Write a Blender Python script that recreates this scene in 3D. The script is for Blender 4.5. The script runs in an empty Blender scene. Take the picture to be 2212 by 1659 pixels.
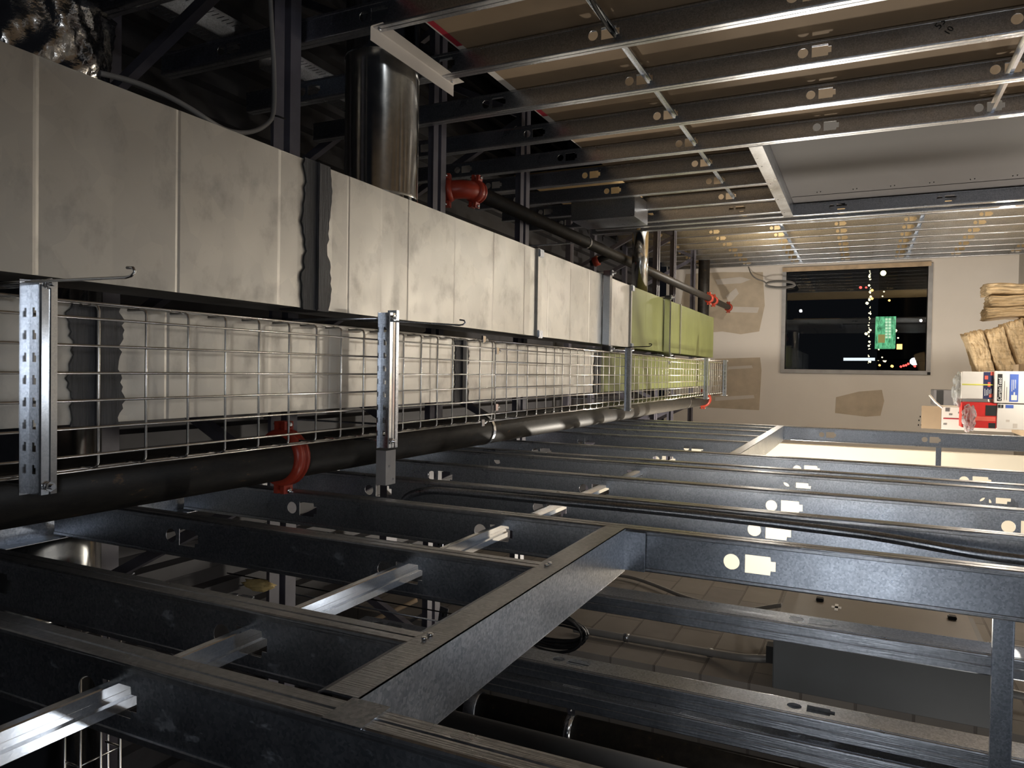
import bpy, bmesh, math, random
from mathutils import Vector, Matrix
random.seed(7)
S = bpy.context.scene
COL = S.collection
H = 1.65            # eye height over the slab; positions below are given relative to the eye and lifted by H

# ------------------------------------------------------------------ camera (phone held on its side, tilted up)
F = 1584.0; CX, CY = 1106.0, 829.5
dY = Vector((1865 - CX, 812 - CY, F)).normalized()
dZ = Vector((-2200 - CX, 748 - CY, F)); dZ = (dZ - dY * dY.dot(dZ)).normalized()
dX = dY.cross(dZ)
cam = bpy.data.cameras.new('camera'); co = bpy.data.objects.new('camera', cam); COL.objects.link(co)
cam.sensor_fit = 'HORIZONTAL'; cam.sensor_width = 36; cam.lens = F * 36 / 2212
cam.clip_start = .02; cam.clip_end = 2000
R = Matrix(((dX[0], -dX[1], -dX[2]), (dY[0], -dY[1], -dY[2]), (dZ[0], -dZ[1], -dZ[2])))
co.matrix_world = Matrix.Translation((0, 0, H)) @ R.to_4x4()
S.camera = co

# ------------------------------------------------------------------ world, lights, exposure
S.view_settings.view_transform = 'Standard'; S.view_settings.look = 'None'
S.view_settings.gamma = 1; S.view_settings.use_curve_mapping = False
S.view_settings.exposure = 0.0
w = bpy.data.worlds.new('night'); S.world = w; w.use_nodes = True
w.node_tree.nodes['Background'].inputs[0].default_value = (.0035, .0038, .0048, 1)
w.node_tree.nodes['Background'].inputs[1].default_value = 1.0

def point(name, loc, power, col, r=.1):
    l = bpy.data.lights.new(name, 'POINT'); l.energy = power; l.color = col; l.shadow_soft_size = r
    o = bpy.data.objects.new(name, l); COL.objects.link(o); o.location = (loc[0], loc[1], loc[2] + H); return o
def area(name, loc, aim, power, col, sx, sy):
    l = bpy.data.lights.new(name, 'AREA'); l.energy = power; l.color = col; l.shape = 'RECTANGLE'; l.size = sx; l.size_y = sy
    o = bpy.data.objects.new(name, l); COL.objects.link(o); o.location = (loc[0], loc[1], loc[2] + H)
    o.rotation_euler = (Vector(aim) - Vector(loc)).to_track_quat('-Z', 'Y').to_euler(); return o
WARM = (1.0, .915, .79); COOL = (.86, .92, 1.0)
point('side_room_lamp', (-1.40, 6.0, .45), 260, WARM, .10)
point('end_room_fill', (1.0, 6.3, -.9), 26, WARM, .02)  # added fill for the end room, no lamp known at this spot
point('window_wall_fill', (1.05, 8.3, .95), 24, WARM, .02)  # added to brighten the upper right of the end wall
point('window_floor_fill', (.3, 8.5, -1.3), 30, WARM, .02)  # added low fill, power fitted to the end wall tone
point('corridor_floor_fill', (.30, 5.5, -1.3), 34, WARM, .08)  # added front fill for boxes, insulation and duct undersides
point('behind_floor_lamp', (.4, -.9, -1.2), 20, COOL, .10)
point('block_room_fill', (-2.2, 1.6, -.6), 16, (1, .95, .88), .08)  # added fill for the left room, strength fitted to its surfaces
point('block_wall_fill', (-.95, 2.3, .45), 2.5, (1, .95, .88), .08)  # added to light the cabinet and the block wall
def panel(name, loc, aim, power, col, sx, sy, deg):
    o = area(name, loc, aim, power, col, sx, sy); o.data.spread = math.radians(deg)
panel('strut_fill', (-.05, 2.5, -1.45), (-.05, 2.45, 1.4), .7, COOL, .30, .26, 110)  # added upward panel that brightens the tray supports
area('camera_fill', (-.02, -.03, .06), (-.15, 1.5, .7), 1.2, COOL, .03, .03)  # added fill beside the eye, no torch known there
panel('left_work_light', (-1.35, -1.6, .0), (-.5, 1.6, .05), .42, COOL, .45, .40, 60)
panel('left_channel_fill', (-1.6, 2.05, -1.58), (-.395, .5, .79), 1.0, COOL, .18, .18, 180)  # added panel at a mirror point, gives the near channel its highlights
panel('corner_channel_fill', (-1.22, 3.0, -1.05), (-.395, .98, .79), .45, COOL, .16, .16, 180)  # second added panel, reflected as a bright patch mid channel

# ------------------------------------------------------------------ materials
MATS = {}
def M(name): return MATS[name]
def nodes(name):
    m = bpy.data.materials.new(name); m.use_nodes = True; MATS[name] = m
    n = m.node_tree.nodes; l = m.node_tree.links
    b = n['Principled BSDF']
    return m, n, l, b
def coord(n, l, scale, kind='Object'):
    t = n.new('ShaderNodeTexCoord'); mp = n.new('ShaderNodeMapping'); l.new(t.outputs[kind], mp.inputs[0])
    mp.inputs['Scale'].default_value = scale if hasattr(scale, '__len__') else (scale,) * 3
    return mp.outputs[0]
def noise(n, l, vec, sc=5, det=4, rough=.55):
    t = n.new('ShaderNodeTexNoise'); l.new(vec, t.inputs['Vector']); t.inputs['Scale'].default_value = sc
    t.inputs['Detail'].default_value = det; t.inputs['Roughness'].default_value = rough; return t.outputs['Fac']
def ramp(n, l, fac, stops):
    r = n.new('ShaderNodeValToRGB'); l.new(fac, r.inputs[0])
    e = r.color_ramp.elements
    while len(e) > 1: e.remove(e[-1])
    e[0].position = stops[0][0]; e[0].color = (*stops[0][1], 1)
    for p, c in stops[1:]:
        x = e.new(p); x.color = (*c, 1)
    return r.outputs[0]
def bump(n, l, b, fac, strength=.3, dist=.002):
    u = n.new('ShaderNodeBump'); u.inputs['Strength'].default_value = strength; u.inputs['Distance'].default_value = dist
    l.new(fac, u.inputs['Height']); l.new(u.outputs[0], b.inputs['Normal'])
def g3(v): return (v, v, v)
def mixc(n, l, fac, a, b):
    x = n.new('ShaderNodeMix'); x.data_type = 'RGBA'
    l.new(fac, x.inputs[0])
    for s, v in ((6, a), (7, b)):
        if isinstance(v, tuple): x.inputs[s].default_value = (*v, 1)
        else: l.new(v, x.inputs[s])
    return x.outputs[2]

def metal(name, lo, hi, r0, r1, spangle=220, streak=None, bmp=.08, dust=None):
    m, n, l, b = nodes(name); b.inputs['Metallic'].default_value = 1
    v = coord(n, l, 1)
    vo = n.new('ShaderNodeTexVoronoi'); l.new(v, vo.inputs['Vector']); vo.inputs['Scale'].default_value = spangle
    f = noise(n, l, v, 9, 5)
    c = ramp(n, l, vo.outputs['Color'], [(0.1, lo), (.9, hi)])
    if dust:
        d = ramp(n, l, noise(n, l, coord(n, l, dust[1]), 6, 6, .65), [(dust[2], g3(0)), (dust[3], g3(1))])
        c = mixc(n, l, d, c, dust[0])
        mt = n.new('ShaderNodeMath'); mt.operation = 'SUBTRACT'; mt.inputs[0].default_value = 1; l.new(d, mt.inputs[1]); mt.use_clamp = True
        m2 = n.new('ShaderNodeMath'); m2.operation = 'MULTIPLY_ADD'; l.new(mt.outputs[0], m2.inputs[0]); m2.inputs[1].default_value = .6; m2.inputs[2].default_value = .4
        l.new(m2.outputs[0], b.inputs['Metallic'])
    l.new(c, b.inputs['Base Color'])
    l.new(ramp(n, l, f, [(.3, g3(r0)), (.75, g3(r1))]), b.inputs['Roughness'])
    if streak:
        wv = noise(n, l, coord(n, l, streak), 1, 3); bump(n, l, b, wv, bmp, .002)
    else: bump(n, l, b, noise(n, l, v, 3.5, 2), bmp, .02)
    return m
metal('galvanized_steel', (.36, .39, .44), (.58, .61, .66), .26, .36, 260, None, .03)
metal('galvanized_dusty', (.34, .37, .42), (.60, .62, .66), .28, .42, 260, None, .04, dust=((.30, .30, .31), (6, 14, 3), .60, .82))
metal('ribbed_flange', (.48, .50, .53), (.62, .63, .66), .26, .36, 160, (420, 420, 9), .35)
metal('bright_zinc', (.70, .72, .75), (.85, .86, .88), .13, .22, 400, None, .04)
metal('duct_steel', (.54, .53, .505), (.59, .575, .54), .40, .50, 18, None, .10, dust=((.33, .315, .29), (1.2, 1.6, 1.2), .52, .80))
metal('spiral_duct_steel', (.55, .55, .53), (.66, .65, .62), .12, .2, 60, None, .04)
metal('wire_zinc', (.72, .70, .68), (.82, .80, .77), .2, .28, 100, None, .02)
metal('foil', (.62, .60, .58), (.80, .78, .76), .10, .24, 60, (46, 46, 46), 1.0)

def plain(name, col, rough=.6, var=.15, sc=8, spec=.5, b_=0, bsc=40):
    m, n, l, b = nodes(name)
    v = coord(n, l, 1)
    f = noise(n, l, v, sc, 5)
    l.new(ramp(n, l, f, [(.3, tuple(c * (1 - var) for c in col)), (.7, tuple(min(1, c * (1 + var)) for c in col))]), b.inputs['Base Color'])
    b.inputs['Roughness'].default_value = rough; b.inputs['Specular IOR Level'].default_value = spec
    if b_: bump(n, l, b, noise(n, l, v, bsc, 5), b_, .004)
    return m
plain('green_film', (.20, .22, .075), .5, .10, 5)
plain('black_plastic', (.010, .010, .011), .6, .15, 8, .25)
plain('red_paint', (.40, .045, .022), .35, .1, 30)
plain('joist_paint', (.105, .10, .125), .5, .18, 12)
plain('brown_paper', (.30, .215, .135), .75, .12, 4, .3)
plain('tan_paper', (.46, .33, .17), .75, .1, 4, .3)
plain('grey_board', (.062, .058, .061), .7, .05, 3)
plain('drywall_paint', (.74, .69, .64), .8, .03, 2)
plain('joint_compound', (.50, .42, .325), .85, .12, 6)
plain('fresh_compound', (.62, .57, .52), .85, .06, 6)
plain('cream_board', (.82, .76, .64), .8, .03, 2)
plain('concrete', (.48, .455, .42), .8, .2, 2)
plain('panel_grey', (.10, .108, .115), .42, .06, 6)
plain('panel_cover', (.20, .175, .15), .45, .05, 6)
plain('window_grey', (.34, .335, .34), .45)
plain('wood', (.48, .36, .24), .7, .25, 10)
plain('white_card', (.80, .77, .73), .6, .04, 5)
plain('brown_card', (.30, .22, .14), .8, .1, 5)
plain('dark_card', (.14, .135, .14), .6, .1, 5)
plain('label_black', (.02, .021, .022), .5)
plain('label_navy', (.025, .03, .10), .5)
plain('label_blue', (.07, .14, .50), .5)
plain('label_orange', (.75, .13, .09), .5)
plain('label_red', (.62, .03, .025), .4)
plain('ink_grey', (.25, .25, .25), .6)
plain('white_paint', (.85, .85, .85), .5)
plain('yellow_strap', (.75, .72, .12), .4)
plain('red_tape', (.42, .02, .04), .4)
plain('conduit_grey', (.22, .215, .21), .4)
plain('grey_column', (.055, .057, .062), .6)
plain('deck_paint', (.035, .034, .039), .7, .2)
plain('spray_foam', (.60, .45, .20), .8, .2, 30, .3, .8, 60)
plain('marker_ink', (.01, .01, .01), .6)
plain('lamp_pole', (.02, .02, .02), .6)
plain('night_ground', (.015, .015, .018), .9)

m, n, l, b = nodes('mastic'); v = coord(n, l, (60, 5, 60))
l.new(ramp(n, l, noise(n, l, v, 2, 6, .7), [(.3, g3(.028)), (.75, g3(.085))]), b.inputs['Base Color']); b.inputs['Roughness'].default_value = .38
bump(n, l, b, noise(n, l, coord(n, l, (5, 60, 5)), 3, 5, .6), .9, .006)
m, n, l, b = nodes('mastic_streak')
v = coord(n, l, (4, 70, 4)); f = noise(n, l, v, 2.5, 6, .7)
l.new(ramp(n, l, f, [(.3, g3(.03)), (.75, (.10, .10, .112))]), b.inputs['Base Color']); b.inputs['Roughness'].default_value = .4; bump(n, l, b, f, .8, .006)
m, n, l, b = nodes('black_pipe'); v = coord(n, l, (6, 2, 6))
l.new(ramp(n, l, noise(n, l, v, 5, 8, .72), [(.35, (.012, .011, .010)), (.62, (.03, .025, .02)), (.72, (.16, .085, .035)), (.9, (.32, .25, .17))]), b.inputs['Base Color'])
b.inputs['Roughness'].default_value = .5; b.inputs['Specular IOR Level'].default_value = .35; bump(n, l, b, noise(n, l, v, 20, 4), .15, .002)
m, n, l, b = nodes('block_wall')
t = n.new('ShaderNodeTexCoord'); sp = n.new('ShaderNodeSeparateXYZ'); l.new(t.outputs['Object'], sp.inputs[0])
ad = n.new('ShaderNodeMath'); l.new(sp.outputs[0], ad.inputs[0]); l.new(sp.outputs[1], ad.inputs[1])
cb = n.new('ShaderNodeCombineXYZ'); l.new(ad.outputs[0], cb.inputs[0]); l.new(sp.outputs[2], cb.inputs[1])
br = n.new('ShaderNodeTexBrick'); l.new(cb.outputs[0], br.inputs['Vector']); br.inputs['Scale'].default_value = 1
br.inputs['Brick Width'].default_value = .406; br.inputs['Row Height'].default_value = .203; br.inputs['Mortar Size'].default_value = .006; br.inputs['Mortar Smooth'].default_value = .3
br.inputs['Color1'].default_value = (.21, .19, .17, 1); br.inputs['Color2'].default_value = (.17, .155, .145, 1); br.inputs['Mortar'].default_value = (.12, .105, .095, 1)
l.new(mixc(n, l, ramp(n, l, noise(n, l, t.outputs['Object'], 5, 6), [(.4, g3(0)), (.8, g3(.5))]), br.outputs['Color'], (.27, .25, .235)), b.inputs['Base Color'])
b.inputs['Roughness'].default_value = .9
u1 = n.new('ShaderNodeBump'); u1.inputs['Strength'].default_value = .6; u1.inputs['Distance'].default_value = .006; u1.invert = True; l.new(br.outputs['Fac'], u1.inputs['Height']); l.new(u1.outputs[0], b.inputs['Normal'])
m, n, l, b = nodes('insulation'); v = coord(n, l, (30, 30, 5))
l.new(ramp(n, l, noise(n, l, v, 2, 8, .7), [(.25, (.55, .38, .19)), (.6, (.86, .67, .43)), (.8, (.92, .78, .57))]), b.inputs['Base Color']); b.inputs['Roughness'].default_value = .95; bump(n, l, b, noise(n, l, v, 3, 8, .75), 1, .02)
m, n, l, b = nodes('clear_plastic'); b.inputs['Base Color'].default_value = (.75, .78, .8, 1); b.inputs['Roughness'].default_value = .12; b.inputs['Transmission Weight'].default_value = .75; b.inputs['IOR'].default_value = 1.2
bump(n, l, b, noise(n, l, coord(n, l, 30), 2, 3), .6, .01)
m, n, l, b = nodes('window_glass'); b.inputs['Base Color'].default_value = (.9, .95, .93, 1); b.inputs['Roughness'].default_value = 0.0; b.inputs['Transmission Weight'].default_value = 1; b.inputs['IOR'].default_value = 1.5
def emit(name, col, s):
    m, n, l, b = nodes(name); b.inputs['Base Color'].default_value = (0, 0, 0, 1); b.inputs['Emission Color'].default_value = (*col, 1); b.inputs['Emission Strength'].default_value = s
emit('light_white', (1, .86, .55), 2.2); emit('light_yellow', (1, .95, .35), 12); emit('light_orange', (1, .45, .12), 4); emit('light_red', (1, .06, .05), 4)
emit('sign_green', (.25, .9, .45), .5)
m = MATS['sign_green']; n = m.node_tree.nodes; l = m.node_tree.links; b = n['Principled BSDF']
l.new(ramp(n, l, noise(n, l, coord(n, l, (.6, 1, 2.4)), 1.2, 4, .7), [(.32, g3(.05)), (.62, g3(.85))]), b.inputs['Emission Strength']); emit('sign_window', (.75, 1, .70), .9); emit('sign_gold', (.65, .55, .2), .5); emit('cool_tube', (.85, .9, 1), 1.2)

# ------------------------------------------------------------------ mesh builder
def P(x, y, z): return Vector((x, y, z + H))
def at(px, py, **k):
    "the point where the sight line of a pixel meets one plane of the place (X, Y or Z known)"
    d = Vector(((px - CX) / F, (py - CY) / F, 1)); r = Vector((d.dot(dX), d.dot(dY), d.dot(dZ)))
    (a, v), = k.items(); i = 'XYZ'.index(a); r = r * (v / r[i]); return P(*r)
class MB:
    def __init__(s): s.bm = bmesh.new()
    def box(s, x0, x1, y0, y1, z0, z1, bev=0):
        r = bmesh.ops.create_cube(s.bm, size=1); vs = r['verts']
        for v in vs: v.co = Vector((x0 + (v.co.x + .5) * (x1 - x0), y0 + (v.co.y + .5) * (y1 - y0), z0 + (v.co.z + .5) * (z1 - z0) + H))
        if bev: bmesh.ops.bevel(s.bm, geom=list({e for v in vs for e in v.link_edges}), offset=bev, segments=2, affect='EDGES', clamp_overlap=True)
        return s
    def hexa(s, p):            # 8 corners: bottom 4, top 4
        v = [s.bm.verts.new(q) for q in p]
        for f in ((3, 2, 1, 0), (4, 5, 6, 7), (0, 1, 5, 4), (1, 2, 6, 5), (2, 3, 7, 6), (3, 0, 4, 7)): s.bm.faces.new([v[i] for i in f])
        return s
    def beam(s, a, b, w, h, up=Vector((0, 0, 1))):
        d = (b - a).normalized(); u = up if abs(d.dot(up)) < .95 else Vector((1, 0, 0))
        sd = d.cross(u).normalized() * w / 2; un = sd.cross(d).normalized() * h / 2
        return s.hexa([a - sd - un, a + sd - un, a + sd + un, a - sd + un, b - sd - un, b + sd - un, b + sd + un, b - sd + un])
    def tube(s, pts, r, seg=12, caps=True):
        pts = [Vector(p) for p in pts]; rings = []
        t0 = (pts[1] - pts[0]).normalized()
        u = t0.cross(Vector((0, 0, 1)));  u = u.normalized() if u.length > .05 else Vector((1, 0, 0))
        for i, p in enumerate(pts):
            if i == 0: t = t0
            elif i == len(pts) - 1: t = (pts[-1] - pts[-2]).normalized()
            else: t = ((pts[i + 1] - p).normalized() + (p - pts[i - 1]).normalized()).normalized()
            u = (u - t * u.dot(t)).normalized(); v = t.cross(u)
            rr = r[i] if hasattr(r, '__len__') else r
            rings.append([s.bm.verts.new(p + (u * math.cos(2 * math.pi * k / seg) + v * math.sin(2 * math.pi * k / seg)) * rr) for k in range(seg)])
        for a, b in zip(rings, rings[1:]):
            for k in range(seg):
                f = s.bm.faces.new((a[k], a[(k + 1) % seg], b[(k + 1) % seg], b[k])); f.smooth = True
        if caps:
            s.bm.faces.new(list(reversed(rings[0]))); s.bm.faces.new(rings[-1])
        return s
    def sheet(s, prof, t, origin, eu, ev, ew, smooth=False):
        "a bent sheet: open 2D profile (u,v) of thickness t swept from origin along ew"
        pr = [Vector(p) for p in prof]; off = []
        for i, p in enumerate(pr):
            a = (pr[i] - pr[i - 1]).normalized() if i else (pr[1] - pr[0]).normalized()
            b = (pr[i + 1] - pr[i]).normalized() if i < len(pr) - 1 else a
            nn = (Vector((-a.y, a.x)) + Vector((-b.y, b.x))); nn = nn.normalized() if nn.length > 1e-6 else Vector((-a.y, a.x))
            off.append(p + nn * t)
        loop = pr + off[::-1]; n_ = len(loop)
        A = [s.bm.verts.new(origin + eu * p.x + ev * p.y) for p in loop]; B = [s.bm.verts.new(origin + eu * p.x + ev * p.y + ew) for p in loop]
        for i in range(n_):
            s.bm.faces.new((A[i], A[(i + 1) % n_], B[(i + 1) % n_], B[i]))
        k = len(pr)
        for i in range(k - 1):
            for V in (A, B): s.bm.faces.new((V[i], V[i + 1], V[n_ - 2 - i], V[n_ - 1 - i]))
        return s
    def plate(s, outer, holes, t, origin, eu, ev, nrm):
        "a flat plate with real holes"
        es = []
        for lp in [outer] + holes:
            vs = [s.bm.verts.new(origin + eu * p[0] + ev * p[1]) for p in lp]
            es += [s.bm.edges.new((vs[i], vs[(i + 1) % len(vs)])) for i in range(len(vs))]
        r = bmesh.ops.triangle_fill(s.bm, use_beauty=True, use_dissolve=False, edges=es, normal=nrm)
        fs = [g for g in r['geom'] if isinstance(g, bmesh.types.BMFace)]
        e = bmesh.ops.extrude_face_region(s.bm, geom=fs)
        for g in e['geom']:
            if isinstance(g, bmesh.types.BMVert): g.co += nrm * t
        return s
    def lathe(s, prof, c, axis, seg=24):
        "prof: (distance along axis, radius)"
        axis = axis.normalized(); u = axis.cross(Vector((0, 0, 1))); u = u.normalized() if u.length > .05 else Vector((1, 0, 0)); v = axis.cross(u)
        R_ = [[s.bm.verts.new(c + axis * d + (u * math.cos(2 * math.pi * k / seg) + v * math.sin(2 * math.pi * k / seg)) * max(r, 1e-4)) for k in range(seg)] for d, r in prof]
        for a, b in zip(R_, R_[1:]):
            for k in range(seg):
                f = s.bm.faces.new((a[k], a[(k + 1) % seg], b[(k + 1) % seg], b[k])); f.smooth = True
        s.bm.faces.new(list(reversed(R_[0]))); s.bm.faces.new(R_[-1]); return s
    def build(s, name, mat, parent=None, origin=None):
        bm = s.bm; bmesh.ops.recalc_face_normals(bm, faces=bm.faces)
        if parent is not None:
            o_ = Vector((0, 0, 0)); q = parent
            while q is not None: o_ += q.location; q = q.parent
        elif origin is not None: o_ = Vector(origin)
        else:
            xs = [v.co for v in bm.verts]; o_ = Vector((sum(v.x for v in xs) / len(xs), sum(v.y for v in xs) / len(xs), min(v.z for v in xs)))
        bmesh.ops.translate(bm, verts=bm.verts, vec=-o_)
        me = bpy.data.meshes.new(name); bm.to_mesh(me); bm.free()
        me.materials.append(MATS[mat])
        o = bpy.data.objects.new(name, me); COL.objects.link(o)
        if parent is not None: o.parent = parent
        else: o.location = o_
        return o
def thing(name, label, cat, loc, group=None):
    o = bpy.data.objects.new(name, None); COL.objects.link(o); o.location = loc; o.empty_display_size = .05
    o['label'] = label; o['category'] = cat
    if group: o['group'] = group
    return o
def tag(o, label, cat, group=None, kind=None):
    o['label'] = label; o['category'] = cat
    if group: o['group'] = group
    if kind: o['kind'] = kind
    return o
def struct(o): o['kind'] = 'structure'; return o
def text(name, body, size, loc, ex, ey, mat, parent, depth=.0008):
    "lettering lying in the plane of ex (reading direction) and ey (up of the letters)"
    c = bpy.data.curves.new(name, 'FONT'); c.body = body; c.size = size; c.extrude = depth; c.align_x = 'LEFT'
    c.materials.append(MATS[mat]); o = bpy.data.objects.new(name, c); COL.objects.link(o)
    ex = ex.normalized(); ey = (ey - ex * ey.dot(ex)).normalized(); ez = ex.cross(ey)
    base = Vector((0, 0, 0)); q = parent
    while q is not None: base += q.location; q = q.parent
    m = Matrix((ex, ey, ez)).transposed().to_4x4(); m.translation = loc - base
    dg = bpy.context.evaluated_depsgraph_get(); me = bpy.data.meshes.new_from_object(o.evaluated_get(dg)); bpy.data.objects.remove(o)
    me.transform(m); o = bpy.data.objects.new(name, me); COL.objects.link(o); o.parent = parent; return o
ex, ey, ez = Vector((1, 0, 0)), Vector((0, 1, 0)), Vector((0, 0, 1))

# ------------------------------------------------------------------ setting: slab, deck, walls, window
struct(MB().box(-5, 3.2, -2, 10.7, -1.80, -1.65).build('floor', 'concrete'))
d_ = MB(); prof = []
y_ = -6.0
x_ = -5.0
while x_ < 3.2:
    prof += [(x_, 0), (x_ + .06, 0), (x_ + .075, .04), (x_ + .135, .04)]; x_ += .15
d_.sheet(prof, .002, P(0, -2, 2.75), ex, ez, Vector((0, 12.7, 0)))
struct(d_.build('ceiling', 'deck_paint'))

YE = 10.55
wx0, wx1, wz0, wz1 = .075, 1.40, -.705, .965
wb = struct(MB().plate([(-2.6, -1.65), (1.62, -1.65), (1.62, 2.6), (-2.6, 2.6)], [[(wx0, wz0), (wx1, wz0), (wx1, wz1), (wx0, wz1)]], .12, P(0, YE, 0), ex, ez, ey).build('wall_back', 'drywall_paint'))
def patch(pts, mat, name, y=YE):
    ys = y - .0025
    MB().plate([(p.x, p.z - H) for p in (at(a, b, Y=y) for a, b in pts)], [], .003, P(0, ys, 0), ex, ez, ey).build(name, mat, wb)
patch([(1482, 592), (1560, 588), (1648, 588), (1652, 660), (1640, 716), (1600, 722), (1560, 716), (1490, 722), (1470, 660)], 'joint_compound', 'taped_seam')
patch([(1545, 604), (1600, 598), (1622, 604), (1600, 612), (1550, 615)], 'fresh_compound', 'compound_smear', YE - .003)
patch([(1575, 662), (1640, 664), (1636, 676), (1578, 674)], 'fresh_compound', 'compound_smear', YE - .003)
patch([(1568, 640), (1590, 622), (1596, 634), (1576, 656)], 'fresh_compound', 'compound_smear', YE - .003)
patch([(1545, 775), (1642, 772), (1645, 800), (1640, 886), (1600, 884), (1528, 880), (1540, 830)], 'joint_compound', 'taped_seam')
patch([(1572, 792), (1624, 789), (1626, 795), (1572, 798)], 'fresh_compound', 'compound_smear', YE - .003)
patch([(1545, 858), (1628, 853), (1630, 860), (1545, 866)], 'fresh_compound', 'compound_smear', YE - .003)
patch([(1855, 846), (1905, 842), (1910, 866), (1902, 898), (1870, 900), (1804, 892), (1806, 858)], 'joint_compound', 'sanded_patch')
for k, (a, b) in enumerate(((1984, 918), (1990, 918), (1985, 908), (1992, 906), (1988, 900))):
    p = at(a, b, Y=YE); MB().box(p.x - .01, p.x + .01, YE - .004, YE - .001, p.z - H - .006 - .004 * (k % 2), p.z - H + .006).build('marker_note', 'marker_ink', wb)

wn = MB().box(wx0 - .05, wx0, YE - .03, YE + .10, wz0 - .05, wz1 + .05).box(wx0, wx1 + .02, YE - .03, YE + .10, wz0 - .05, wz0).box(wx0, wx1 + .02, YE - .03, YE + .10, wz1, wz1 + .05).box(wx1, wx1 + .02, YE - .01, YE + .10, wz0, wz1).build('window_1', 'window_grey'); struct(wn)
MB().box(wx0, wx1, YE + .055, YE + .061, wz0, wz1).build('window_pane', 'window_glass', wn)
MB().box(wx1 - .015, wx1 + .04, YE - .036, YE - .008, wz0 - .03, wz1 + .05).build('wood_strip', 'wood', wn)
MB().box(wx0 - .05, wx0 - .015, YE - .034, YE - .0305, wz0 - .05, wz0 - .015).build('corner_pad', 'black_plastic', wn)

# ------------------------------------------------------------------ steel studs
def knock(u, z):
    c = [(u + .0165 * math.cos(a), z + .0165 * math.sin(a)) for a in (2 * math.pi * k / 20 for k in range(20))]
    r = [(u - .019, z - .0275), (u + .019, z - .0275), (u + .019, z - .0775), (u + .010, z - .0785), (u + .010, z - .088), (u - .010, z - .088), (u - .010, z - .0785), (u - .019, z - .0775)]
    return [c, r]
GRV = [(.0095, .002), (.0085, 0), (.003, 0), (.0008, .0008), (0, .003), (0, .018), (.0016, .0195), (.0016, .0215), (0, .023), (0, .0395), (.001, .041), (.009, .041)]
def stud(name, label, xf, sg, y, z0, z1, kz, D, group, mat='galvanized_steel', fmat='ribbed_flange', cat='stud'):
    "C stud: web across the wall at y, flanges running away from the eye, punched with service holes at heights kz"
    t = thing(name, label, cat, P(xf + sg * D / 2, y, z0), group)
    eu = ex * sg
    hs = []
    for z in kz:
        if z0 + .1 < z < z1 - .03: hs += knock(D / 2, z)
    MB().plate([(.009, z0), (D - .009, z0), (D - .009, z1), (.009, z1)], hs, .0011, P(xf, y + .002, 0), eu, ez, ey).build('web', mat, t)
    MB().sheet(GRV, .0011, P(xf, y, z0), eu, ey, ez * (z1 - z0)).build('flange', fmat, t)
    MB().sheet([(D - a, b) for a, b in GRV], .0011, P(xf, y, z0), eu, ey, ez * (z1 - z0)).build('flange', fmat, t)
    return t
def kn(z, lo=-4, hi=5): return [z + .6 * k for k in range(lo, hi)]

LG, RG, FG, CG = 'studs of the left partition', 'studs of the right wall', 'studs of the far right wall', 'studs of the partition in the left room'
KL = kn(.842)
# left partition: front at x -.35, 92 mm deep
LX, LD = -.35, .092
stud('steel_stud', 'nearest dusty steel stud of the left partition, crossing the bottom left corner', LX, -1, .575, -1.65, 1.87, KL, LD, LG, 'galvanized_dusty')
stud('steel_stud', 'dusty steel stud above the near doorway header, second from the camera on the left', LX, -1, .782, .478, 1.87, KL, LD, LG, 'galvanized_dusty')
stud('steel_stud', 'dusty steel stud above the near doorway header, third from the camera on the left', LX, -1, 1.188, .478, 1.87, KL, LD, LG, 'galvanized_dusty')
stud('steel_stud', 'long bright steel stud forming the far jamb of the near left doorway', LX, -1, 1.588, -1.65, 1.87, KL, LD, LG)
for y, lab in ((1.945, 'steel stud of the left partition directly behind the bent conduit'), (2.33, 'steel stud of the left partition, second behind the near doorway jamb'),
               (2.74, 'steel stud of the left partition, third behind the near doorway jamb'), (2.875, 'steel stud of the left partition, standing close behind another before the far doorway'),
               (3.285, 'steel stud forming the near jamb of the far left doorway')):
    stud('steel_stud', lab, LX, -1, y, -1.65, 1.87, KL, LD, LG)
for y, lab in ((3.92, 'short steel stud over the far left doorway, nearest of the four above its header'), (4.32, 'short steel stud over the far left doorway, second above its header'),
               (4.72, 'short steel stud over the far left doorway, third above its header'), (5.05, 'short steel stud over the far left doorway, farthest of those above its header')):
    stud('steel_stud', lab, LX, -1, y, .495, 1.87, KL, LD, LG)
stud('steel_stud', 'bright steel stud ending the left partition beside the stacked boxes', LX, -1, 5.30, -1.65, 1.87, KL, LD, LG)

# right wall: front at x 1.04, 75 mm deep
RX_, RD = 1.04, .078
KR = kn(.207)
RL = {1.44: 'first steel stud of the right wall, crossing the top edge of the picture', 1.842: 'steel stud of the right wall carrying the upper end of the pale angle piece',
      2.245: 'steel stud of the right wall carrying the lower end of the pale angle piece', 2.65: 'steel stud of the right wall with the marker figures on its web',
      3.055: 'steel stud of the right wall, last but one before the grey boarded doorway', 3.462: 'steel stud forming the near jamb of the grey boarded doorway'}
rst = {}
for y, lab in RL.items(): rst[y] = stud('steel_stud', lab, RX_, 1, y, -1.65, 2.30, KR, RD, RG)
for y, lab in ((3.823, 'short steel stud above the grey boarded doorway, nearest of the four'), (4.203, 'short steel stud above the grey boarded doorway, second of the four'),
               (4.597, 'short steel stud above the grey boarded doorway, third of the four'), (4.978, 'short steel stud above the grey boarded doorway, farthest of the four')):
    stud('steel_stud', lab, RX_, 1, y, .452, 2.30, KR, RD, RG)
stud('steel_stud', 'steel stud forming the far jamb of the grey boarded doorway', RX_, 1, 5.135, -1.65, 1.80, KR, RD, RG)
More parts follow.
